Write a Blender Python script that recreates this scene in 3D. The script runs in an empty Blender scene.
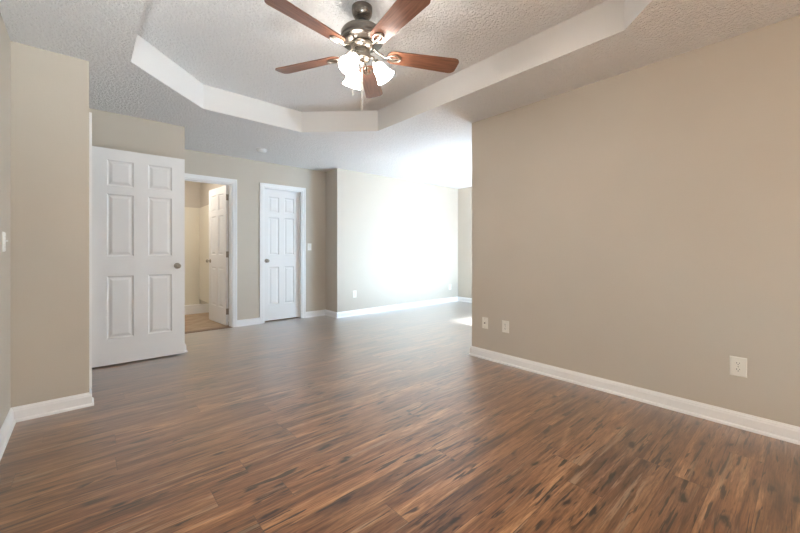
import bpy, bmesh, math, random
from mathutils import Vector, Matrix
R = math.radians
C = bpy.context.scene.collection
SC = bpy.context.scene

# ------------------------------------------------------------------ camera
H = 2.44          # main ceiling
TZ = 2.67         # tray ceiling
cam = bpy.data.cameras.new('camera'); camo = bpy.data.objects.new('camera', cam); C.objects.link(camo)
camo.location = (0, 0, 1.0993)
camo.rotation_euler = (R(90), 0, -0.71904)
cam.sensor_fit = 'HORIZONTAL'; cam.sensor_width = 36.0
cam.lens = 358.86 / 800 * 36.0
cam.shift_y = -(266.5 - 250.48) / 800
cam.clip_start = 0.02
SC.camera = camo

# ------------------------------------------------------------------ world, light, exposure
SC.view_settings.view_transform = 'Standard'
SC.view_settings.look = 'None'
SC.view_settings.gamma = 1.0
SC.view_settings.use_curve_mapping = False
SC.view_settings.exposure = 0.24
w = bpy.data.worlds.new('world'); SC.world = w; w.use_nodes = True
wn = w.node_tree.nodes; wl = w.node_tree.links
wn['Background'].inputs[0].default_value = (0.62, 0.78, 1.0, 1)
wn['Background'].inputs[1].default_value = 1.0

def area_light(name, loc, rot, sx, sy, power, col):
    l = bpy.data.lights.new(name, 'AREA'); l.shape = 'RECTANGLE'; l.size = sx; l.size_y = sy
    l.energy = power; l.color = col
    o = bpy.data.objects.new(name, l); C.objects.link(o); o.location = loc; o.rotation_euler = rot
    return o
# daylight through the dining-side patio window (faces +Y), plus a fill behind the camera
def aimed_area(name, loc, aim, sx, sy, power, col):
    o = area_light(name, loc, (0, 0, 0), sx, sy, power, col)
    o.rotation_euler = (Vector(aim) - Vector(loc)).to_track_quat('-Z', 'Y').to_euler()
aimed_area('daylight_open_sky', (5.45, -0.7, 2.7), (5.25, 2.3, 1.1), 2.0, 1.5, 340, (0.54, 0.76, 1.0))
aimed_area('daylight_ground_bounce', (5.27, 2.16, 0.8), (4.2, 3.0, 2.6), 1.35, 1.4, 160, (0.46, 0.74, 1.0))
area_light('warm_rear_fill', (0.80, -2.9, 1.35), (R(90), 0, 0), 1.9, 1.5, 44, (1.0, 0.82, 0.64))  # warm fill added outside the unseen rear window
sun = bpy.data.lights.new('sun', 'SUN'); sun.energy = 200; sun.color = (0.70, 0.90, 1.0); sun.angle = R(12)
suno = bpy.data.objects.new('sun', sun); C.objects.link(suno); suno.location = (5, -6, 9)
suno.rotation_euler = Vector((-0.12, 0.53, -0.85)).to_track_quat('-Z', 'Y').to_euler()
# added fill spot beside the camera, brightens the left part of the ceiling
def spot_light(name, loc, aim, power, col, cone, rad):
    l = bpy.data.lights.new(name, 'SPOT'); l.energy = power; l.color = col; l.spot_size = R(cone); l.spot_blend = 1.0; l.shadow_soft_size = rad
    o = bpy.data.objects.new(name, l); C.objects.link(o); o.location = loc
    o.rotation_euler = (Vector(aim) - Vector(loc)).to_track_quat('-Z', 'Y').to_euler()
spot_light('ceiling_fill_spot', (-0.10, -0.15, 1.45), (-0.12, 1.10, 3.0), 265, (0.80, 0.93, 1.0), 106, 0.06)
def point_light(name, loc, power, col, rad):
    l = bpy.data.lights.new(name, 'POINT'); l.energy = power; l.color = col; l.shadow_soft_size = rad
    o = bpy.data.objects.new(name, l); C.objects.link(o); o.location = loc
    return o
WARM = (1.0, 0.80, 0.58)

# ------------------------------------------------------------------ material helpers
def mat(name, col, rough=0.5, metal=0.0, spec=0.5):
    m = bpy.data.materials.new(name); m.use_nodes = True
    b = m.node_tree.nodes['Principled BSDF']
    b.inputs['Base Color'].default_value = (*col, 1)
    b.inputs['Roughness'].default_value = rough
    b.inputs['Metallic'].default_value = metal
    b.inputs['Specular IOR Level'].default_value = spec
    return m
class G:
    def __init__(s, m): s.m = m; s.n = m.node_tree.nodes; s.l = m.node_tree.links; s.b = s.n['Principled BSDF']
    def new(s, t, **k):
        n = s.n.new(t)
        for a, v in k.items(): setattr(n, a, v)
        return n
    def put(s, sock, v):
        if isinstance(v, bpy.types.NodeSocket): s.l.new(v, sock)
        else: sock.default_value = v
    def math(s, op, a, b=None, c=None, clamp=False):
        n = s.new('ShaderNodeMath', operation=op); n.use_clamp = clamp
        s.put(n.inputs[0], a)
        if b is not None: s.put(n.inputs[1], b)
        if c is not None: s.put(n.inputs[2], c)
        return n.outputs[0]
    def xyz(s, v):
        n = s.new('ShaderNodeSeparateXYZ'); s.l.new(v, n.inputs[0]); return n.outputs
    def comb(s, x, y, z):
        n = s.new('ShaderNodeCombineXYZ')
        for i, v in enumerate((x, y, z)): s.put(n.inputs[i], v)
        return n.outputs[0]
    def pos(s): return s.new('ShaderNodeNewGeometry').outputs['Position']
    def objc(s): return s.new('ShaderNodeTexCoord').outputs['Object']
    def noise(s, vec, scale, detail=4, rough=0.5, dist=0.0):
        n = s.new('ShaderNodeTexNoise'); s.l.new(vec, n.inputs['Vector'])
        n.inputs['Scale'].default_value = scale; n.inputs['Detail'].default_value = detail
        n.inputs['Roughness'].default_value = rough; n.inputs['Distortion'].default_value = dist
        return n.outputs['Fac']
    def white(s, vec):
        n = s.new('ShaderNodeTexWhiteNoise', noise_dimensions='3D'); s.l.new(vec, n.inputs['Vector']); return n.outputs
    def ramp(s, f, stops):
        n = s.new('ShaderNodeValToRGB'); e = n.color_ramp.elements
        while len(e) < len(stops): e.new(0.5)
        for x, (p, c) in zip(e, stops): x.position = p; x.color = (*c, 1) if len(c) == 3 else c
        s.l.new(f, n.inputs[0]); return n.outputs[0]
    def mapr(s, f, a, b, c, d, smooth=False):
        n = s.new('ShaderNodeMapRange'); n.interpolation_type = 'SMOOTHSTEP' if smooth else 'LINEAR'
        s.l.new(f, n.inputs[0])
        for i, v in enumerate((a, b, c, d)): n.inputs[i + 1].default_value = v
        return n.outputs[0]
    def mix(s, f, a, b, mode='MIX'):
        n = s.new('ShaderNodeMix', data_type='RGBA', blend_type=mode)
        s.put(n.inputs[0], f)
        for i, v in ((6, a), (7, b)):
            s.put(n.inputs[i], v if isinstance(v, bpy.types.NodeSocket) else (*v, 1))
        return n.outputs[2]
    def bump(s, h, dist, strength=1.0):
        n = s.new('ShaderNodeBump'); s.l.new(h, n.inputs['Height'])
        n.inputs['Distance'].default_value = dist; n.inputs['Strength'].default_value = strength
        s.l.new(n.outputs[0], s.b.inputs['Normal']); return n.outputs[0]
    def color(s, c): s.l.new(c, s.b.inputs['Base Color'])

def paint(name, col, rough, var=0.03, bump=0.0006, scale=90):
    m = mat(name, col, rough, spec=0.35); g = G(m); p = g.pos()
    f = g.noise(p, 3.0, 3)
    g.color(g.mix(f, [c * (1 - var) for c in col], [min(1, c * (1 + var)) for c in col]))
    g.bump(g.noise(p, scale, 3), bump, 0.5)
    return m
M = {}
M['wall'] = paint('greige_wall_paint', (0.535, 0.482, 0.412), 0.55)
M['trim'] = mat('white_semigloss_trim', (0.86, 0.86, 0.86), 0.32, spec=0.45)
M['door'] = paint('white_door_paint', (0.82, 0.82, 0.82), 0.35, 0.01, 0.0004, 160)

def ceiling_mat():
    m = mat('stippled_ceiling_paint', (0.89, 0.885, 0.88), 0.9, spec=0.1); g = G(m); p = g.pos()
    a = g.noise(p, 56, 3, 0.6, 0.4); b = g.noise(p, 130, 2, 0.5)
    h = g.math('ADD', g.mapr(a, 0.38, 0.66, 0, 1, True), g.math('MULTIPLY', b, 0.5))
    g.bump(h, 0.0085, 0.95)
    return m
M['ceiling'] = ceiling_mat()
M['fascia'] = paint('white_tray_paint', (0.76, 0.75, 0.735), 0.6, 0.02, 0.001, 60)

def floor_mat():
    m = mat('hickory_vinyl_planks', (0.2, 0.12, 0.07), 0.35, spec=0.8); g = G(m)
    X, Y, _ = g.xyz(g.pos())
    W, L = 0.152, 1.22
    v = g.math('DIVIDE', g.math('ADD', Y, 10.03), W); row = g.math('FLOOR', v); fv = g.math('FRACT', v)
    off = g.white(g.comb(row, 3.7, 1.3))[0]
    u = g.math('ADD', g.math('DIVIDE', g.math('ADD', X, 10.0), L), g.math('MULTIPLY', off, 5.3))
    col_ = g.math('FLOOR', u); fu = g.math('FRACT', u)
    wn = g.white(g.comb(row, col_, 0.5)); rnd = wn[0]
    r3 = g.xyz(wn[1])
    # grain coordinates: stretched along X, shifted per plank
    sx = g.math('ADD', X, g.math('MULTIPLY', r3[0], 37.0)); sy = g.math('ADD', Y, g.math('MULTIPLY', r3[1], 23.0))
    gv = g.comb(g.math('MULTIPLY', sx, 1.0), g.math('MULTIPLY', sy, 9.0), g.math('MULTIPLY', rnd, 9.0))
    broad = g.noise(gv, 1.6, 4, 0.55, 0.8)
    fine = g.noise(g.comb(g.math('MULTIPLY', sx, 2.2), g.math('MULTIPLY', sy, 60.0), rnd), 3.0, 4, 0.6, 0.3)
    streak = g.noise(g.comb(g.math('MULTIPLY', sx, 1.5), g.math('MULTIPLY', sy, 20.0), g.math('ADD', rnd, 4.0)), 2.4, 3, 0.55, 0.5)
    blot = g.noise(g.comb(g.math('MULTIPLY', sx, 1.0), g.math('MULTIPLY', sy, 2.2), g.math('ADD', rnd, 8.0)), 3.2, 2, 0.5, 0.2)
    # warm mid browns
    base = g.ramp(broad, [(0.30, (0.085, 0.044, 0.024)), (0.43, (0.175, 0.098, 0.056)), (0.56, (0.260, 0.160, 0.098)), (0.70, (0.400, 0.275, 0.180))])
    tint = g.mix(r3[2], (0.80, 0.78, 0.78), (1.16, 1.13, 1.10))
    base = g.mix(1.0, base, tint, 'MULTIPLY'); base = g.mix(1.0, base, (1.24, 1.00, 0.74), 'MULTIPLY')
    base = g.mix(1.0, base, g.ramp(fine, [(0.32, (0.66, 0.63, 0.60)), (0.50, (0.98, 0.98, 0.98)), (0.68, (1.24, 1.24, 1.24))]), 'MULTIPLY')
    dark = g.math('MULTIPLY', g.mapr(streak, 0.56, 0.615, 0, 1, True), g.mapr(blot, 0.46, 0.53, 0, 1, True))
    base = g.mix(g.math('MULTIPLY', dark, 0.88), base, (0.024, 0.015, 0.011))
    lines = g.noise(g.comb(g.math('MULTIPLY', sx, 0.7), g.math('MULTIPLY', sy, 13.0), g.math('ADD', rnd, 12.0)), 2.4, 4, 0.6, 0.7)
    patch = g.mapr(g.noise(g.comb(g.math('MULTIPLY', sx, 0.9), g.math('MULTIPLY', sy, 3.0), g.math('ADD', rnd, 21.0)), 2.0, 2, 0.5, 0.3), 0.42, 0.58, 0.15, 1, True)
    base = g.mix(g.math('MULTIPLY', patch, g.math('MULTIPLY', g.mapr(lines, 0.56, 0.66, 0, 1, True), 0.62)), base, (0.050, 0.027, 0.016))
    base = g.mix(g.math('MULTIPLY', patch, g.math('MULTIPLY', g.mapr(lines, 0.45, 0.33, 0, 1, True), 0.50)), base, (0.47, 0.335, 0.22))
    pores = g.noise(g.comb(g.math('MULTIPLY', sx, 12.0), g.math('MULTIPLY', sy, 150.0), rnd), 1.0, 2, 0.6, 0.2)
    base = g.mix(1.0, base, g.ramp(pores, [(0.36, (0.70, 0.68, 0.66)), (0.52, (1.04, 1.04, 1.04))]), 'MULTIPLY')
    # knots
    vo = g.new('ShaderNodeTexVoronoi', feature='F1', voronoi_dimensions='2D')
    kv = g.comb(g.math('MULTIPLY', sx, 3.0), g.math('MULTIPLY', sy, 8.5), g.math('MULTIPLY', rnd, 40.0))
    warp = g.noise(kv, 2.0, 3, 0.6)
    g.l.new(g.comb(g.math('ADD', g.math('MULTIPLY', sx, 3.0), g.math('MULTIPLY', warp, 0.45)), g.math('ADD', g.math('MULTIPLY', sy, 8.5), g.math('MULTIPLY', warp, 0.5)), g.math('MULTIPLY', rnd, 40.0)), vo.inputs['Vector'])
    vo.inputs['Scale'].default_value = 1.0
    kd = vo.outputs['Distance']; kc = g.xyz(vo.outputs['Color'])
    on = g.math('GREATER_THAN', kc[0], 0.66)
    core = g.math('MULTIPLY', g.mapr(kd, 0.05, 0.15, 1, 0, True), on)
    halo = g.math('MULTIPLY', g.mapr(kd, 0.10, 0.42, 1, 0, True), on)
    rings = g.math('ADD', 0.5, g.math('MULTIPLY', 0.5, g.math('SINE', g.math('MULTIPLY', kd, 60.0))))
    base = g.mix(g.math('MULTIPLY', halo, g.math('MULTIPLY_ADD', rings, 0.25, 0.15)), base, (0.085, 0.045, 0.027))
    base = g.mix(g.math('MULTIPLY', core, 0.92), base, (0.016, 0.010, 0.008))
    # joints
    ev = g.math('MULTIPLY', g.math('MINIMUM', fv, g.math('SUBTRACT', 1.0, fv)), W)
    eu = g.math('MULTIPLY', g.math('MINIMUM', fu, g.math('SUBTRACT', 1.0, fu)), L)
    gap = g.mapr(g.math('MINIMUM', ev, eu), 0.0006, 0.0022, 1, 0, True)
    base = g.mix(g.math('MULTIPLY', gap, 0.55), base, (0.045, 0.028, 0.02))
    g.color(base)
    g.put(g.b.inputs['Roughness'], g.mapr(fine, 0.2, 0.8, 0.30, 0.44))
    g.b.inputs['Specular IOR Level'].default_value = 0.12
    # wear-layer gloss: weak from above, strong at a glancing angle
    lw = g.new('ShaderNodeLayerWeight'); lw.inputs['Blend'].default_value = 0.5
    gl = g.new('ShaderNodeBsdfGlossy'); g.put(gl.inputs['Roughness'], g.mapr(fine, 0.2, 0.8, 0.32, 0.44))
    fac = g.math('MULTIPLY_ADD', g.math('POWER', lw.outputs['Facing'], 3.9), 1.75, 0.006, clamp=True)
    mx = g.new('ShaderNodeMixShader'); g.l.new(fac, mx.inputs[0]); g.l.new(g.b.outputs[0], mx.inputs[1]); g.l.new(gl.outputs[0], mx.inputs[2])
    g.l.new(mx.outputs[0], g.n['Material Output'].inputs[0])
    h = g.math('SUBTRACT', g.math('MULTIPLY', fine, 0.35), gap)
    g.l.new(g.bump(h, 0.0010, 0.5), gl.inputs['Normal'])
    return m
M['floor'] = floor_mat()
def vinyl():
    m = mat('tan_bathroom_vinyl', (0.42, 0.30, 0.19), 0.45); g = G(m); p = g.pos()
    g.color(g.ramp(g.noise(p, 7, 5, 0.6), [(0.3, (0.34, 0.23, 0.14)), (0.7, (0.50, 0.37, 0.25))]))
    return m
M['vinyl'] = vinyl()
M['surround'] = mat('cream_acrylic', (0.74, 0.69, 0.58), 0.28)
def brushed(name, col, rough):
    m = mat(name, col, rough, 1.0); g = G(m)
    _, _, z = g.xyz(g.objc())
    f = g.noise(g.comb(1.0, 2.0, g.math('MULTIPLY', z, 1.0)), 300, 2)
    g.put(g.b.inputs['Roughness'], g.mapr(f, 0.3, 0.7, rough - 0.06, rough + 0.08))
    return m
M['nickel'] = brushed('brushed_nickel', (0.36, 0.325, 0.28), 0.28)
M['darknickel'] = brushed('aged_nickel', (0.19, 0.17, 0.15), 0.28)
M['black'] = mat('black_metal', (0.015, 0.014, 0.013), 0.45)
M['slot'] = mat('dark_slot', (0.02, 0.018, 0.016), 0.6)
M['plate'] = mat('ivory_plastic', (0.78, 0.75, 0.68), 0.35)
M['white_plastic'] = mat('white_plastic', (0.80, 0.80, 0.79), 0.35)
M['wax'] = mat('white_lever_plastic', (0.84, 0.83, 0.80), 0.3)
def walnut():
    m = mat('walnut_blade_veneer', (0.2, 0.08, 0.04), 0.32, spec=0.5); g = G(m); X, Y, Z = g.xyz(g.objc())
    f = g.noise(g.comb(g.math('MULTIPLY', X, 1.5), g.math('MULTIPLY', Y, 26.0), Z), 4.0, 4, 0.6, 0.5)
    g.color(g.ramp(f, [(0.28, (0.085, 0.032, 0.018)), (0.5, (0.17, 0.070, 0.040)), (0.75, (0.25, 0.115, 0.068))]))
    return m
M['walnut'] = walnut()
def glow(name, col, strength):
    m = mat(name, col, 0.4); b = m.node_tree.nodes['Principled BSDF']
    b.inputs['Emission Color'].default_value = (*col, 1); b.inputs['Emission Strength'].default_value = strength
    return m
M['shade'] = glow('lit_frosted_glass', (1.0, 0.93, 0.86), 36.0)
M['bulb'] = glow('lit_bulb', (1.0, 0.93, 0.86), 390.0)
def pane():
    m = bpy.data.materials.new('window_glass'); m.use_nodes = True; n = m.node_tree.nodes; l = m.node_tree.links
    n.remove(n['Principled BSDF'])
    t = n.new('ShaderNodeBsdfTransparent'); gl = n.new('ShaderNodeBsdfGlossy'); gl.inputs['Roughness'].default_value = 0.02
    mx = n.new('ShaderNodeMixShader'); mx.inputs[0].default_value = 0.06
    l.new(t.outputs[0], mx.inputs[1]); l.new(gl.outputs[0], mx.inputs[2]); l.new(mx.outputs[0], n['Material Output'].inputs[0])
    return m
M['pane'] = pane()

# ------------------------------------------------------------------ mesh helpers
def tag(o, label=None, cat=None, group=None, kind=None):
    if label: o['label'] = label
    if cat: o['category'] = cat
    if group: o['group'] = group
    if kind: o['kind'] = kind
    return o
def empty(name, loc=(0, 0, 0), rz=0.0):
    o = bpy.data.objects.new(name, None); C.objects.link(o); o.location = loc; o.rotation_euler = (0, 0, rz)
    o.empty_display_size = 0.05
    return o
def obj(name, bm, mats, parent=None, smooth=None, bevel=0.0):
    if bevel:
        bmesh.ops.bevel(bm, geom=list(bm.edges), offset=bevel, segments=2, affect='EDGES', profile=0.5, clamp_overlap=True)
    bmesh.ops.recalc_face_normals(bm, faces=list(bm.faces))
    me = bpy.data.meshes.new(name); bm.to_mesh(me); bm.free()
    for m in (mats if isinstance(mats, (list, tuple)) else [mats]): me.materials.append(m)
    if smooth is not None:
        for p in me.polygons: p.use_smooth = True
        me.set_sharp_from_angle(angle=R(smooth))
    o = bpy.data.objects.new(name, me); C.objects.link(o)
    if parent: o.parent = parent
    return o
def bx(bm, x0, y0, z0, x1, y1, z1, mi=0):
    vs = [bm.verts.new(p) for p in ((x0, y0, z0), (x1, y0, z0), (x1, y1, z0), (x0, y1, z0), (x0, y0, z1), (x1, y0, z1), (x1, y1, z1), (x0, y1, z1))]
    for f in ((0, 3, 2, 1), (4, 5, 6, 7), (0, 1, 5, 4), (1, 2, 6, 5), (2, 3, 7, 6), (3, 0, 4, 7)):
        bm.faces.new([vs[i] for i in f]).material_index = mi
def boxes(*bs):
    bm = bmesh.new()
    for b in bs: bx(bm, *b)
    return bm
def lathe(bm, prof, mtx=None, n=32, cap0=True, cap1=True):
    mtx = mtx or Matrix()
    rings = []
    for r, z in prof:
        rings.append([bm.verts.new(mtx @ Vector((r * math.cos(2 * math.pi * i / n), r * math.sin(2 * math.pi * i / n), z))) for i in range(n)])
    for a, b in zip(rings, rings[1:]):
        for i in range(n): bm.faces.new((a[i], a[(i + 1) % n], b[(i + 1) % n], b[i]))
    if cap0: bm.faces.new(rings[0][::-1])
    if cap1: bm.faces.new(rings[-1])
def frame_to(p, d):
    d = Vector(d).normalized()
    q = d.to_track_quat('Z', 'Y')
    return Matrix.Translation(p) @ q.to_matrix().to_4x4()
def tube(bm, pts, rad, n=10):
    pts = [Vector(p) for p in pts]
    rads = rad if isinstance(rad, (list, tuple)) else [rad] * len(pts)
    rings = []; up = None
    for i, p in enumerate(pts):
        t = (pts[min(i + 1, len(pts) - 1)] - pts[max(i - 1, 0)]).normalized()
        if up is None: up = Vector((0, 0, 1)) if abs(t.z) < 0.9 else Vector((1, 0, 0))
        s = t.cross(up).normalized(); up = s.cross(t).normalized()
        rings.append([bm.verts.new(p + (s * math.cos(2 * math.pi * k / n) + up * math.sin(2 * math.pi * k / n)) * rads[i]) for k in range(n)])
    for a, b in zip(rings, rings[1:]):
        for k in range(n): bm.faces.new((a[k], a[(k + 1) % n], b[(k + 1) % n], b[k]))
    bm.faces.new(rings[0][::-1]); bm.faces.new(rings[-1])
def prism(bm, pts, z0, z1):
    a = [bm.verts.new((x, y, z0)) for x, y in pts]; b = [bm.verts.new((x, y, z1)) for x, y in pts]
    bm.faces.new(a[::-1]); bm.faces.new(b); n = len(pts)
    for i in range(n): bm.faces.new((a[i], a[(i + 1) % n], b[(i + 1) % n], b[i]))
def struct(name, bm, m, label, cat, smooth=None, bevel=0.0):
    return tag(obj(name, bm, m, None, smooth, bevel), label, cat, kind='structure')

# ------------------------------------------------------------------ the room shell
XL, XC, XW2, XB, XR, XF = -0.362, 0.018, 0.806, 3.077, 3.059, 6.114
YR, YC, YE, YW2, YW3, YB = -2.7, 3.366, 2.346, 4.466, 5.064, 5.4406
T = 0.12
BX1, BY0, BY1 = 1.685, YB + T, 7.85      # bathroom
bm = bmesh.new(); bx(bm, -1.9, YR - T, -0.06, XR + T, YB + 0.085, 0.0); bx(bm, XR + T, YE - T, -0.06, XF + T, YB + 0.085, 0.0)
struct('floor', bm, M['floor'], 'brown wood-look plank floor running through the whole room', 'floor')
bm = bmesh.new(); bx(bm, -1.9, YB + 0.085, -0.06, XB + T, BY1 + T, 0.0)
struct('floor_bathroom', bm, M['vinyl'], 'tan vinyl bathroom floor seen through the open doorway', 'floor')

def ceiling():
    bm = bmesh.new()
    X0, X1, Y0, Y1 = -1.9, XF + T, YR - T, BY1 + T
    a, b, c, d = 0.240, 2.466, 0.118, 3.790     # tray box
    k = 0.615
    oct_ = [(a, 3.178), (0.834, d - 0.012), (1.838, d + 0.006), (b, 3.195), (b, 0.745), (b - k, c), (a + k, c), (a, 0.745)]
    rect = [(X0, Y0), (XR + T, Y0), (XR + T, YE - T), (X1, YE - T), (X1, Y1), (X0, Y1)]
    ro = [bm.verts.new((x, y, H)) for x, y in rect]; ri = [bm.verts.new((x, y, H)) for x, y in oct_]
    es = [bm.edges.new((ro[i], ro[(i + 1) % 6])) for i in range(6)] + [bm.edges.new((ri[i], ri[(i + 1) % 8])) for i in range(8)]
    bmesh.ops.triangle_fill(bm, use_beauty=True, edges=es)
    top = [bm.verts.new((x, y, TZ)) for x, y in oct_]
    for i in range(8):
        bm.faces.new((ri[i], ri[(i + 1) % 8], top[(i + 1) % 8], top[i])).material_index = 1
    bm.faces.new(top)
    # slab above so no sky shows through
    bx(bm, X0, Y0, TZ + 0.05, XR + T, Y1, TZ + 0.10); bx(bm, XR + T, YE - T, TZ + 0.05, X1, Y1, TZ + 0.10)
    me = bpy.data.meshes.new('ceiling'); bm.to_mesh(me); bm.free()
    me.materials.append(M['ceiling']); me.materials.append(M['fascia'])
    o = bpy.data.objects.new('ceiling', me); C.objects.link(o)
    tag(o, 'white stippled ceiling with a raised octagonal tray around the fan', 'ceiling', kind='structure')
ceiling()

def wall(name, label, *bs):
    return struct(name, boxes(*bs), M['wall'], label, 'wall')
wall('wall_left', 'pale wall at the far left edge beside the camera', (XL - T, YR - T, 0, XL, YC, H))
D1 = (3.552, 4.330)     # doorway in the closet wall (along Y)
wall('wall_left_front', 'tan wall face at left between the left wall and the closet doorway', (-1.9, YC, 0, XC, YC + T * 0.8, H))
wall('wall_left_closet', 'wall with the closet doorway behind the open panel door',
     (XC - T, YC + T * 0.8, 0, XC, D1[0], H), (XC - T, D1[1], 0, XC, YW2, H), (XC - T, D1[0], 2.06, XC, D1[1], H))
wall('wall_left_end', 'hidden end wall of the closet', (-1.9 - T, YC, 0, -1.9, YW2 + T, H))
wall('wall_middle_left', 'wall behind the wide open panel door at left',
     (-1.9, YW2, 0, XW2, YW2 + T, H), (XW2 - T, YW2 + T, 0, XW2, YB, H))
A0, A1 = 0.868, 1.580    # bathroom doorway
B0, B1 = 2.020, 2.645    # closed door
wall('wall_back', 'greige back wall with the bathroom doorway and the closed door',
     (-0.1, YB, 0, A0, BY0, H), (A1, YB, 0, B0, BY0, H), (B1, YB, 0, XB + T, BY0, H),
     (A0, YB, 2.06, A1, BY0, H), (B0, YB, 2.06, B1, BY0, H))
wall('wall_alcove', 'brightly daylit wall of the dining area at the far end with a short return',
     (XB, YW3, 0, XF + T, YW3 + T, H), (XB, YW3 + T, 0, XB + T, YB, H))
# dining side wall with window opening
WX0, WX1, WZ0, WZ1 = 4.55, 5.98, 0.10, 2.05
wall('wall_dining', 'hidden dining wall with the patio window', (XR + T, YE - T, 0, WX0, YE, H), (WX1, YE - T, 0, XF + T, YE, H),
     (WX0, YE - T, 0, WX1, YE, WZ0), (WX0, YE - T, WZ1, WX1, YE, H))
wall('wall_far_right', 'narrow far wall closing the dining area beyond the right wall', (XF, YE, 0, XF + T, YW3, H))
wall('wall_right', 'long taupe wall along the right side with three cover plates', (XR, YR - T, 0, XR + T, YE, H))
RX0, RX1, RZ0, RZ1 = -0.15, 1.75, 0.60, 2.10
wall('wall_rear', 'hidden wall behind the camera', (XL - T, YR - T, 0, RX0, YR, H), (RX1, YR - T, 0, XR, YR, H), (RX0, YR - T, 0, RX1, YR, RZ0), (RX0, YR - T, RZ1, RX1, YR, H))
wall('wall_bathroom', 'bathroom walls seen above the cream shower surround',
     (-0.1 - T, BY0, 0, -0.1, BY1, H), (BX1, BY0, 0, BX1 + T, BY1, H), (-0.1 - T, BY1, 0, BX1 + T, BY1 + T, H))
wall('wall_closet_back', 'hidden back of the space behind the closed door', (BX1 + T, BY0 + 0.7, 0, XB + T, BY0 + 0.7 + T, H), (XB, BY0, 0, XB + T, BY0 + 0.7, H))

def window(name, x0, x1, z0, z1, y, label):
    r = empty(name, ((x0 + x1) / 2, y, z0)); tag(r, label, 'window', kind='structure')
    ox, oz = (x0 + x1) / 2, z0
    hw, hh = (x1 - x0) / 2, z1 - z0
    f = 0.05
    bm = boxes((-hw, -0.04, 0, -hw + f, 0.04, hh), (hw - f, -0.04, 0, hw, 0.04, hh), (-hw + f, -0.04, 0, hw - f, 0.04, f), (-hw + f, -0.04, hh - f, hw - f, 0.04, hh), (-0.03, -0.03, f, 0.03, 0.03, hh - f))
    obj('window_frame', bm, M['trim'], r)
    obj('window_pane', boxes((-hw + f, -0.003, f, hw - f, 0.003, hh - f)), M['pane'], r)
window('window_1', WX0, WX1, WZ0, WZ1, YE - T / 2, 'white framed patio window of the dining area out of view')
window('window_2', RX0, RX1, RZ0, RZ1, YR - T / 2, 'white framed window behind the camera out of view')

# ------------------------------------------------------------------ baseboards (room on the left of travel)
PROF = [(0.0, 0.0), (0.026, 0.0), (0.026, 0.006), (0.0235, 0.013), (0.0195, 0.017), (0.0145, 0.019), (0.0145, 0.068), (0.0115, 0.075), (0.0105, 0.082), (0.006, 0.087), (0.0045, 0.093), (0.0, 0.094)]
def base_chain(pts, names):
    pts = [Vector(p) for p in pts]; n = len(pts)
    def nrm(i):
        d = (pts[i + 1] - pts[i]).normalized(); return Vector((-d.y, d.x))
    offs = []
    for i in range(n):
        if i == 0: offs.append(nrm(0))
        elif i == n - 1: offs.append(nrm(n - 2))
        else:
            a, b = nrm(i - 1), nrm(i); s = a + b; offs.append(s / (1 + a.dot(b)))
    for i in range(n - 1):
        nm, lab = names[i]
        bm = bmesh.new(); rings = []
        for k in (i, i + 1):
            rings.append([bm.verts.new((pts[k].x + offs[k].x * o, pts[k].y + offs[k].y * o, z)) for o, z in PROF])
        m = len(PROF)
        for j in range(m): bm.faces.new((rings[0][j], rings[0][(j + 1) % m], rings[1][(j + 1) % m], rings[1][j]))
        bm.faces.new(rings[0]); bm.faces.new(rings[1][::-1])
        struct(nm, bm, M['trim'], lab, 'baseboard')
CAS = 0.058
base_chain([(XR, YR), (XR, YE), (XF, YE), (XF, YW3), (XB, YW3), (XB, YB), (B1 + CAS, YB)],
           [('baseboard_right', 'white baseboard along the long right wall'), ('baseboard_dining', 'white baseboard of the hidden dining wall'),
            ('baseboard_far_right', 'short white baseboard on the narrow far wall'), ('baseboard_alcove', 'white baseboard under the bright dining wall'),
            ('baseboard_return', 'short white baseboard on the return beside the bright wall'), ('baseboard_back_right', 'white baseboard right of the closed door')])
base_chain([(B0 - CAS, YB), (A1 + CAS, YB)], [('baseboard_back', 'short white baseboard between the bathroom doorway and closed door')])
base_chain([(XW2, YB), (XW2, YW2), (XC, YW2)], [('baseboard_hall', 'white baseboard on the hidden hall return'), ('baseboard_middle_left', 'white baseboard mostly hidden behind the open panel door')])
base_chain([(XC, D1[0] - CAS - 0.006), (XC, YC), (XL, YC), (XL, YR), (XR, YR)],
           [('baseboard_closet', 'stub of white baseboard beside the closet doorway'), ('baseboard_left_front', 'white baseboard under the tan wall face at left'),
            ('baseboard_left', 'white baseboard along the left wall'), ('baseboard_rear', 'hidden baseboard behind the camera')])
base_chain([(BX1, BY0 + 0.02), (BX1, 7.03)], [('baseboard_bathroom', 'bathroom baseboard right of the shower')])

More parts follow.
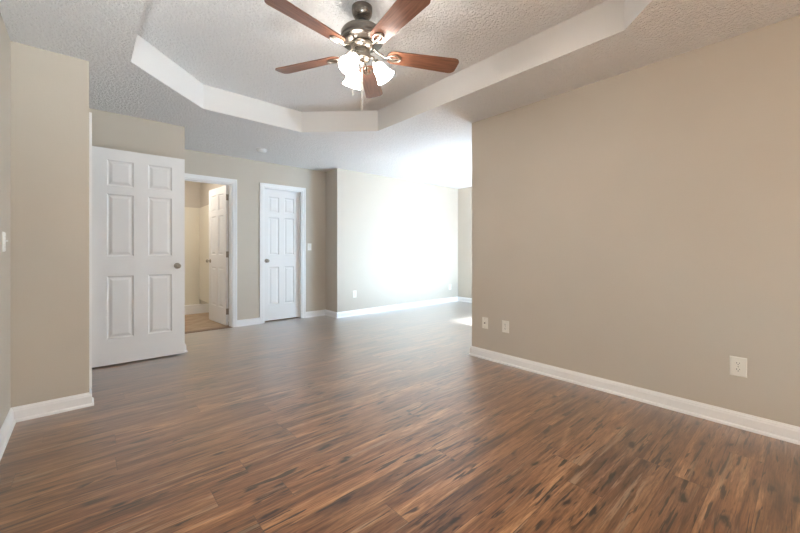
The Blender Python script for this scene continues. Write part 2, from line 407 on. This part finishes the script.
# ------------------------------------------------------------------ door trims: casing + jamb lining
def trim(name, label, along, a0, a1, face, depth, top=2.06, stop=None):
    """opening from a0 to a1 along axis; 'face' = room-side wall plane; casing stands proud toward the room."""
    bm = bmesh.new()
    def b(u0, v0, z0, u1, v1, z1):
        if along == 'x': bx(bm, u0, min(v0, v1), z0, u1, max(v0, v1), z1)
        else: bx(bm, min(v0, v1), u0, z0, max(v0, v1), u1, z1)
    s = -1 if along == 'x' else 1           # room side direction of the face
    r = 0.005
    for t, wd in ((0.010, CAS), (0.016, 0.022)):   # backband profile: thin body + thicker outer edge
        if wd == CAS:
            b(a0 - CAS + 0.021, face, 0, a0 - r + 0.003, face + s * t, top + CAS - 0.021); b(a1 + r - 0.003, face, 0, a1 + CAS - 0.021, face + s * t, top + CAS - 0.021)
            b(a0 - r + 0.003, face, top + r - 0.003, a1 + r - 0.003, face + s * t, top + CAS - 0.021)
        else:
            b(a0 - CAS, face, 0, a0 - CAS + wd, face + s * t, top + CAS); b(a1 + CAS - wd, face, 0, a1 + CAS, face + s * t, top + CAS)
            b(a0 - CAS + wd, face, top + CAS - wd, a1 + CAS - wd, face + s * t, top + CAS)
    # inner lip
    for e0, e1 in ((a0 - 0.016, a0 - 0.002), (a1 + 0.002, a1 + 0.016)):
        b(e0, face + s * 0.010, 0, e1, face + s * 0.0125, top + 0.016)
    b(a0 - 0.002, face + s * 0.010, top + 0.002, a1 + 0.002, face + s * 0.0125, top + 0.016)
    jt = 0.016
    back = face - s * depth
    b(a0, face + s * 0.004, 0, a0 + jt, back, top); b(a1 - jt, face + s * 0.004, 0, a1, back, top); b(a0 + jt, face + s * 0.004, top - jt, a1 - jt, back, top)
    if stop is not None:
        q0, q1 = face - s * stop, face - s * (stop + 0.012)
        # thin stop strip the leaf closes against
        b(a0 + jt, q0, 0, a0 + jt + 0.010, q1, top - jt); b(a1 - jt - 0.010, q0, 0, a1 - jt, q1, top - jt)
        b(a0 + jt + 0.010, q0, top - jt - 0.010, a1 - jt - 0.010, q1, top - jt)
    return struct(name, bm, M['trim'], label, 'door frame')
trim('trim_1', 'white door frame seen edge-on beside the tan left wall face', 'y', D1[0], D1[1], XC, T)
trim('trim_2', 'white door frame around the open bathroom doorway', 'x', A0, A1, YB, T, stop=0.060)
trim('trim_3', 'white door frame around the closed panel door', 'x', B0, B1, YB, T, stop=0.050)

# ------------------------------------------------------------------ six panel doors
def panel_leaf_bm(W, Hh, th=0.035):
    """leaf in local axes: x 0..W, y -th/2..th/2, z 0..Hh, moulded on both faces."""
    st = 0.113 * W / 0.755 if W < 0.7 else 0.115
    mul = st; pw = (W - 2 * st - mul) / 2
    cols = [(st, st + pw), (st + pw + mul, W - st)]
    k = Hh / 2.05
    rows = [(0.245 * k, 0.840 * k), (1.028 * k, 1.622 * k), (1.700 * k, 1.945 * k)]
    steps = [(0.0, 0.0), (0.005, 0.005), (0.010, 0.0095), (0.018, 0.0105), (0.036, 0.0045), (0.042, 0.0030)]
    def lines(rs, end):
        o = [0.0]
        for a, b in rs: o += [a + s for s, _ in steps] + [b - s for s, _ in reversed(steps)]
        return o + [end]
    xs, zs = lines(cols, W), lines(rows, Hh)
    def ins(v, rs):
        for a, b in rs:
            if a - 1e-6 <= v <= b + 1e-6: return min(v - a, b - v)
        return -1
    def dep(i):
        if i <= 0: return 0.0
        for (s0, d0), (s1, d1) in zip(steps, steps[1:]):
            if i <= s1 + 1e-6: return d0 + (d1 - d0) * (i - s0) / (s1 - s0)
        return steps[-1][1]
    bm = bmesh.new(); grids = []
    for sgn in (-1, 1):
        g = [[bm.verts.new((x, sgn * (th / 2 - dep(min(ins(x, cols), ins(z, rows)))), z)) for z in zs] for x in xs]
        grids.append(g)
        for i in range(len(xs) - 1):
            for j in range(len(zs) - 1):
                q = [g[i][j], g[i + 1][j], g[i + 1][j + 1], g[i][j + 1]]
                ys = [abs(v.co.y) for v in q]
                if max(ys) - min(ys) < 1e-6 or abs(ys[0] - ys[1]) < 1e-6 and abs(ys[2] - ys[3]) < 1e-6 or abs(ys[0] - ys[3]) < 1e-6 and abs(ys[1] - ys[2]) < 1e-6:
                    bm.faces.new(q)
                elif abs(ys[0] - ys[2]) < abs(ys[1] - ys[3]):
                    bm.faces.new((q[0], q[1], q[3])); bm.faces.new((q[1], q[2], q[3]))
                else:
                    bm.faces.new((q[0], q[1], q[2])); bm.faces.new((q[0], q[2], q[3]))
    a, b = grids; nx, nz = len(xs), len(zs)
    for i in range(nx - 1):
        for j in (0, nz - 1): bm.faces.new((a[i][j], a[i + 1][j], b[i + 1][j], b[i][j]))
    for j in range(nz - 1):
        for i in (0, nx - 1): bm.faces.new((a[i][j], a[i][j + 1], b[i][j + 1], b[i][j]))
    return bm
def knob(parent, x, z, side, th=0.035):
    m = frame_to((x, side * th / 2, z), (0, side, 0))
    bm = bmesh.new(); lathe(bm, [(0.031, -0.0005), (0.031, 0.003), (0.028, 0.007), (0.016, 0.009)], m, 28)
    rose = obj('knob_rosette', bm, M['nickel'], parent, 40)
    bm = bmesh.new(); lathe(bm, [(0.011, 0.008), (0.010, 0.022), (0.014, 0.030), (0.024, 0.037), (0.0275, 0.046), (0.0265, 0.055), (0.019, 0.062), (0.007, 0.0645)], m, 28)
    return obj('door_knob', bm, M['nickel'], parent, 50)
def hinge(parent, x, y, z):
    bm = bmesh.new(); lathe(bm, [(0.0065, 0), (0.0065, 0.089)], Matrix.Translation((x, y, z - 0.0445)), 12)
    lathe(bm, [(0.004, 0.089), (0.0045, 0.094), (0.002, 0.097)], Matrix.Translation((x, y, z - 0.0445)), 12)
    return bm
def make_door(name, label, W, loc, rz, knob_x, sides, hinge_side=None, Hh=2.05):
    r = empty(name, loc, rz); tag(r, label, 'door', kind='structure')
    obj('door_leaf', panel_leaf_bm(W, Hh), M['door'], r)
    for s in sides: knob(r, knob_x, 0.925, s)
    return r
d = make_door('door_1', 'white six panel door swung wide open against the wall at left', 0.755, (0.034, 4.388, 0.014), 0.0, 0.755 - 0.068, (-1,), Hh=2.052)
for z in (0.18, 1.03, 1.87): obj('hinge', hinge(d, -0.006, 0.012, z), M['nickel'], d, 40)
# bathroom door, hinged at the right jamb, swung into the bathroom
d = make_door('door_2', 'narrow-looking white panel door swung open into the bathroom', 0.69, (1.545, BY0 + 0.016, 0.012), R(95.2), 0.69 - 0.065, (1, -1), Hh=2.035)
for z in (0.20, 1.03, 1.86):
    bm = hinge(d, -0.007, -0.0235, z); bx(bm, -0.0015, -0.0165, z - 0.044, 0.0006, 0.0165, z + 0.044)
    tag(obj('hinge', bm, M['nickel'], d, 40), None)
d = make_door('door_3', 'closed white six panel door in the back wall', B1 - B0 - 0.038, (B0 + 0.019, YB + 0.084, 0.016), 0.0, 0.052, (-1,), Hh=2.020)
bm = boxes((A0, YB - 0.004, 0.0, A1, BY0 - 0.02, 0.006))
struct('trim_4', bm, mat('brown_threshold', (0.20, 0.12, 0.075), 0.4), 'brown threshold strip across the bathroom doorway', 'threshold')

# ------------------------------------------------------------------ bathroom shower
def shower():
    y0, y1, xr, xl = 7.03, BY1, BX1, 0.2
    r = empty('shower_stall', (0.9, 7.03, 0)); tag(r, 'cream shower stall with low white curb at the end of the bathroom', 'shower stall')
    ox, oy = 0.9, 7.03
    bm = boxes((xl - ox, 0, 0, xr - ox - 0.004, 0.07, 0.150), (xl - ox, 0.07, 0, xr - ox - 0.004, y1 - oy - 0.004, 0.06))
    obj('shower_pan', bm, M['white_plastic'], r)
    t = 0.022
    bm = boxes((xl - ox, y1 - oy - t, 0.06, xr - ox - t, y1 - oy - 0.004, 1.925), (xr - ox - t, 0.03, 0.15, xr - ox - 0.004, y1 - oy - 0.004, 1.925),
               (xl - ox, y1 - oy - t - 0.035, 1.30, xr - ox - t - 0.09, y1 - oy - t, 1.325), (xl - ox, 0.03, 0.15, xl - ox + t, y1 - oy - t, 1.925),
               (xl - ox, y1 - oy - t - 0.012, 0.06, xr - ox - t - 0.09, y1 - oy - t, 1.30))
    obj('shower_surround', bm, M['surround'], r)
shower()
point_light('bathroom_light', (0.75, 6.5, 2.2), 28, (1.0, 0.92, 0.82), 0.12)

# ------------------------------------------------------------------ outlets, switches (built in local axes: x along wall, -y toward room)
def plate_bm(wd, ht, t=0.006):
    bm = bmesh.new()
    def ring(sx, sz, y): return [bm.verts.new((x * sx / 2, y, z * sz / 2)) for x, z in ((-1, -1), (1, -1), (1, 1), (-1, 1))]
    a = ring(wd, ht, 0.0); b = ring(wd, ht, -t * 0.35); c = ring(wd - 0.010, ht - 0.010, -t)
    for p, q in ((a, b), (b, c)):
        for i in range(4): bm.faces.new((p[i], p[(i + 1) % 4], q[(i + 1) % 4], q[i]))
    bm.faces.new(c); bm.faces.new(a)
    return bm
def face_ry(rz): return rz
def outlet(loc, rz, wd, ht, label, group=None):
    r = empty('wall_outlet', loc, rz); tag(r, label, 'outlet', group)
    obj('cover_plate', plate_bm(wd, ht), M['plate'], r)
    for s in (-1, 1):
        z = s * 0.0195; bm = bmesh.new()
        pts = []
        for i in range(24):
            a = 2 * math.pi * i / 24
            pts.append((0.0165 * math.cos(a), max(-0.0125, min(0.0125, 0.0165 * math.sin(a)))))
        vs = [[bm.verts.new((x, y, z + q)) for x, q in pts] for y in (-0.0055, -0.0085)]
        for i in range(24): bm.faces.new((vs[0][i], vs[0][(i + 1) % 24], vs[1][(i + 1) % 24], vs[1][i]))
        bm.faces.new(vs[1])
        f = obj('receptacle', bm, M['plate'], r)
        bm = boxes((-0.0078, -0.0088, z + 0.000, -0.0052, -0.0080, z + 0.0085), (0.0050, -0.0088, z + 0.001, 0.0074, -0.0080, z + 0.0080))
        lathe(bm, [(0.0026, 0), (0.0026, 0.0008)], frame_to((0, -0.0080, z - 0.0062), (0, -1, 0)), 10)
        obj('slots', bm, M['slot'], f)
    bm = bmesh.new(); lathe(bm, [(0.0035, 0), (0.003, 0.0015), (0.001, 0.002)], frame_to((0, -0.0055, 0), (0, -1, 0)), 12)
    obj('screw', bm, M['nickel'], r, 40)
    return r
def switch(loc, rz, label):
    r = empty('light_switch', loc, rz); tag(r, label, 'light switch')
    obj('cover_plate', plate_bm(0.071, 0.115), M['wax'], r)
    bm = boxes((-0.006, -0.0085, -0.013, 0.006, -0.0055, 0.013))
    bx(bm, -0.0045, -0.018, 0.001, 0.0045, -0.008, 0.010)
    tag(obj('toggle', bm, M['white_plastic'], r, None, 0.0008), None)
    for s in (-1, 1):
        bm = bmesh.new(); lathe(bm, [(0.0035, 0), (0.003, 0.0012), (0.001, 0.0018)], frame_to((0, -0.0055, s * 0.030), (0, -1, 0)), 12)
        obj('screw', bm, M['nickel'], r, 40)
RZR = R(-90)        # faces -X
outlet((XR, 0.294, 0.376), RZR, 0.080, 0.120, 'ivory outlet on the right wall nearest the camera')
outlet((XR, 1.941, 0.362), RZR, 0.076, 0.116, 'ivory outlet on the right wall beside the cable jack plate')
outlet((3.412, YW3, 0.362), 0, 0.076, 0.120, 'white outlet on the bright dining wall near its left corner')
outlet((5.852, YW3, 0.320), 0, 0.076, 0.120, 'white outlet on the bright dining wall near its far right end')
r = empty('cable_jack', (XR, 2.178, 0.362), RZR); tag(r, 'ivory cable jack plate near the end of the right wall', 'cable jack')
obj('cover_plate', plate_bm(0.070, 0.114), M['plate'], r)
bm = bmesh.new(); lathe(bm, [(0.0075, 0), (0.0075, 0.003), (0.0048, 0.003), (0.0048, 0.011), (0.002, 0.011)], frame_to((0, -0.0055, 0), (0, -1, 0)), 16)
tag(obj('coax_connector', bm, M['darknickel'], r, 40), 'small dark threaded connector')
for s in (-1, 1):
    bm = bmesh.new(); lathe(bm, [(0.0035, 0), (0.003, 0.0012), (0.001, 0.0018)], frame_to((0, -0.0055, s * 0.042), (0, -1, 0)), 12)
    obj('screw', bm, M['nickel'], r, 40)
switch((2.776, YB, 1.157), 0, 'white light switch on the back wall right of the closed door')
switch((XL, 3.100, 1.150), R(90), 'white light switch on the left wall at the picture edge')

# ------------------------------------------------------------------ smoke detector
r = empty('smoke_detector', (1.755, 4.80, H)); tag(r, 'round white smoke detector on the ceiling before the back wall', 'smoke detector')
bm = bmesh.new(); lathe(bm, [(0.068, 0), (0.068, -0.008), (0.064, -0.010)], None, 36)
obj('mounting_base', bm, M['white_plastic'], r, 40)
bm = bmesh.new(); lathe(bm, [(0.058, -0.010), (0.061, -0.014), (0.060, -0.026), (0.050, -0.034), (0.020, -0.037), (0.004, -0.0375)], None, 36)
obj('detector_cover', bm, M['white_plastic'], r, 40)

# ------------------------------------------------------------------ ceiling fan
FX, FY, FZ = 1.346, 1.910, 2.376
def fan():
    r = empty('ceiling_fan', (FX, FY, TZ)); tag(r, 'five blade ceiling fan with walnut blades, nickel body and three lit glass shades', 'ceiling fan')
    z0 = FZ - TZ     # blade plane in local z
    bm = bmesh.new(); lathe(bm, [(0.066, 0.0), (0.066, -0.022), (0.062, -0.046), (0.050, -0.066), (0.034, -0.076), (0.030, -0.078)], None, 40)
    obj('canopy', bm, M['darknickel'], r, 40)
    bm = bmesh.new(); lathe(bm, [(0.026, -0.076), (0.022, -0.090), (0.014, -0.096)], None, 24); lathe(bm, [(0.012, -0.09), (0.012, -0.135)], None, 20)
    lathe(bm, [(0.020, -0.128), (0.022, -0.132), (0.022, -0.142)], None, 20)
    tag(obj('downrod', bm, M['black'], r, 40), 'short black downrod')
    bm = bmesh.new()
    lathe(bm, [(0.024, -0.136), (0.060, -0.138), (0.108, -0.146), (0.128, -0.156), (0.136, -0.170), (0.136, -0.196), (0.130, -0.204), (0.136, -0.208), (0.136, -0.222), (0.122, -0.232), (0.070, -0.238)], None, 48)
    obj('motor_housing', bm, M['darknickel'], r, 35)
    bm = bmesh.new(); lathe(bm, [(0.070, -0.236), (0.074, -0.246), (0.068, -0.260), (0.050, -0.270), (0.040, -0.276)], None, 40)
    obj('motor_cap', bm, M['nickel'], r, 40)
    bm = bmesh.new(); lathe(bm, [(0.036, -0.274), (0.050, -0.278), (0.053, -0.284), (0.053, -0.330), (0.050, -0.338), (0.030, -0.352), (0.014, -0.358), (0.010, -0.368), (0.003, -0.372)], None, 36)
    obj('light_fitter', bm, M['nickel'], r, 40)
    # blade outline (local x radial)
    x0, x1, w0, w1 = 0.165, 0.66, 0.054, 0.070
    pts = []
    for i in range(13):
        a = math.pi / 2 + math.pi * i / 12
        pts.append((x0 + 0.045 + 0.045 * math.cos(a), w0 * math.sin(a)))
    rc = 0.030
    for i in range(7):
        a = -math.pi / 2 + (math.pi / 2) * i / 6
        pts.append((x1 - rc + rc * math.cos(a) - 0.010 * (1 - (i / 6)), -w1 + rc + rc * math.sin(a)))
    for i in range(7):
        a = (math.pi / 2) * i / 6
        pts.append((x1 - rc + rc * math.cos(a) - 0.010 * (i / 6), w1 - rc + rc * math.sin(a)))
    for k in range(5):
        ang = R(117.6 - 72 * k)
        tilt = Matrix.Rotation(R(-12), 4, 'X')
        bm = bmesh.new(); prism(bm, pts, -0.003, 0.003)
        b = obj('blade', bm, M['walnut'], r)
        b.matrix_local = Matrix.Translation((0, 0, z0)) @ Matrix.Rotation(ang, 4, 'Z') @ tilt
        # blade iron: arm + open oval ring with centre bar, screwed under the blade
        bm = bmesh.new(); zi = -0.009
        inv = tilt.inverted()
        def P(x, y, z): return inv @ Vector((x, y, z))
        tube(bm, [P(0.068, 0, 0.046), P(0.095, 0, 0.026), P(0.125, 0, 0.006), Vector((0.155, 0, zi)), Vector((0.178, 0, zi))], [0.008, 0.008, 0.0075, 0.007, 0.006], 10)
        ring = [(0.213 + 0.045 * math.cos(2 * math.pi * i / 28), 0.028 * math.sin(2 * math.pi * i / 28), zi) for i in range(29)]
        tube(bm, ring, 0.0058, 8)
        tube(bm, [(0.180, 0, zi), (0.200, 0.006, zi), (0.222, 0.004, zi), (0.246, 0, zi)], [0.006, 0.008, 0.007, 0.004], 8)
        for sx, sy in ((0.190, 0.0), (0.222, 0.0), (0.246, 0.0)):
            lathe(bm, [(0.006, 0.004), (0.006, -0.004), (0.002, -0.006)], Matrix.Translation((sx, sy, zi)), 10)
        obj('blade_bracket', bm, M['nickel'], b, 50)
    # three bell shades on short arms
    rvec = Vector((math.cos(0.71904), -math.sin(0.71904), 0)); fvec = Vector((math.sin(0.71904), math.cos(0.71904), 0))
    for k in range(3):
        a = R(LAMP0 + 120 * k)
        dh = rvec * math.cos(a) + fvec * math.sin(a)
        ax = (dh * math.sin(R(LTILT)) + Vector((0, 0, -math.cos(R(LTILT))))).normalized()
        p0 = dh * 0.045 + Vector((0, 0, -0.312)); p1 = dh * 0.070 + Vector((0, 0, -0.320)); p2 = dh * 0.080 + Vector((0, 0, -0.342))
        bm = bmesh.new(); tube(bm, [p0, p1, p2], 0.009, 12)
        lathe(bm, [(0.012, -0.004), (0.024, 0.004), (0.026, 0.026), (0.024, 0.030)], frame_to(p2, ax), 24)
        obj('lamp_arm', bm, M['nickel'], r, 40)
        m = frame_to(p2 + ax * 0.020, ax)
        bm = bmesh.new()
        prof = [(0.021, 0.0), (0.030, 0.010), (0.040, 0.030), (0.045, 0.055), (0.050, 0.080), (0.060, 0.104), (0.064, 0.110)]
        lathe(bm, prof + [(rr - 0.003, zz) for rr, zz in reversed(prof)], m, 36, False, False)
        s = tag(obj('lamp_shade', bm, M['shade'], r, 60), 'glowing white frosted glass bell shade')
        bm = bmesh.new(); lathe(bm, [(0.010, 0.004), (0.013, 0.020), (0.026, 0.045), (0.029, 0.060), (0.024, 0.078), (0.010, 0.088), (0.002, 0.089)], m, 20)
        obj('bulb', bm, M['bulb'], s, 60)
    for (dx, dz0, dz1) in ((-0.058, -0.335, -0.555), (0.0, -0.368, -0.650)):
        q = rvec * dx + fvec * (-0.01)
        bm = bmesh.new(); tube(bm, [(q.x, q.y, dz0), (q.x, q.y, dz1)], 0.0012, 6)
        z = dz0
        while z > dz1:
            lathe(bm, [(0.0006, 0.0022), (0.0019, 0.0), (0.0006, -0.0022)], Matrix.Translation((q.x, q.y, z)), 6); z -= 0.008
        c = obj('pull_chain', bm, M['plate'], r, 60)
        bm = bmesh.new(); lathe(bm, [(0.0015, 0.0), (0.003, -0.004), (0.0034, -0.012), (0.002, -0.018), (0.001, -0.019)], Matrix.Translation((q.x, q.y, dz1)), 12)
        obj('pull_knob', bm, M['plate'], c, 60)
LAMP0, LTILT = 4.0, 35.0
fan()

# ------------------------------------------------------------------ pendant added out of view behind the right wall to make the ceiling glow
def pendant():
    r = empty('added_pendant', (4.98, 3.52, H)); tag(r, 'unseen bowl pendant added behind the right wall for the ceiling glow', 'pendant lamp')
    bm = bmesh.new(); lathe(bm, [(0.06, 0), (0.06, -0.02), (0.01, -0.03)], None, 24); obj('canopy', bm, M['nickel'], r, 40)
    bm = bmesh.new(); tube(bm, [(0, 0, -0.02), (0, 0, -0.60)], 0.006); obj('rod', bm, M['nickel'], r, 40)
    bm = bmesh.new(); prof = [(0.02, -0.62), (0.10, -0.60), (0.17, -0.55), (0.20, -0.49)]
    lathe(bm, prof + [(a - 0.004, b + 0.002) for a, b in reversed(prof)], None, 32, False, False); obj('bowl', bm, M['trim'], r, 50)
    bm = bmesh.new(); lathe(bm, [(0.012, -0.60), (0.02, -0.585), (0.035, -0.555), (0.03, -0.52), (0.004, -0.51)], None, 20); obj('bulb', bm, M['bulb'], r, 60)
    point_light('ceiling_glow_light', (4.98, 3.52, H - 0.47), 24, (0.95, 0.98, 1.0), 0.05)
pendant()
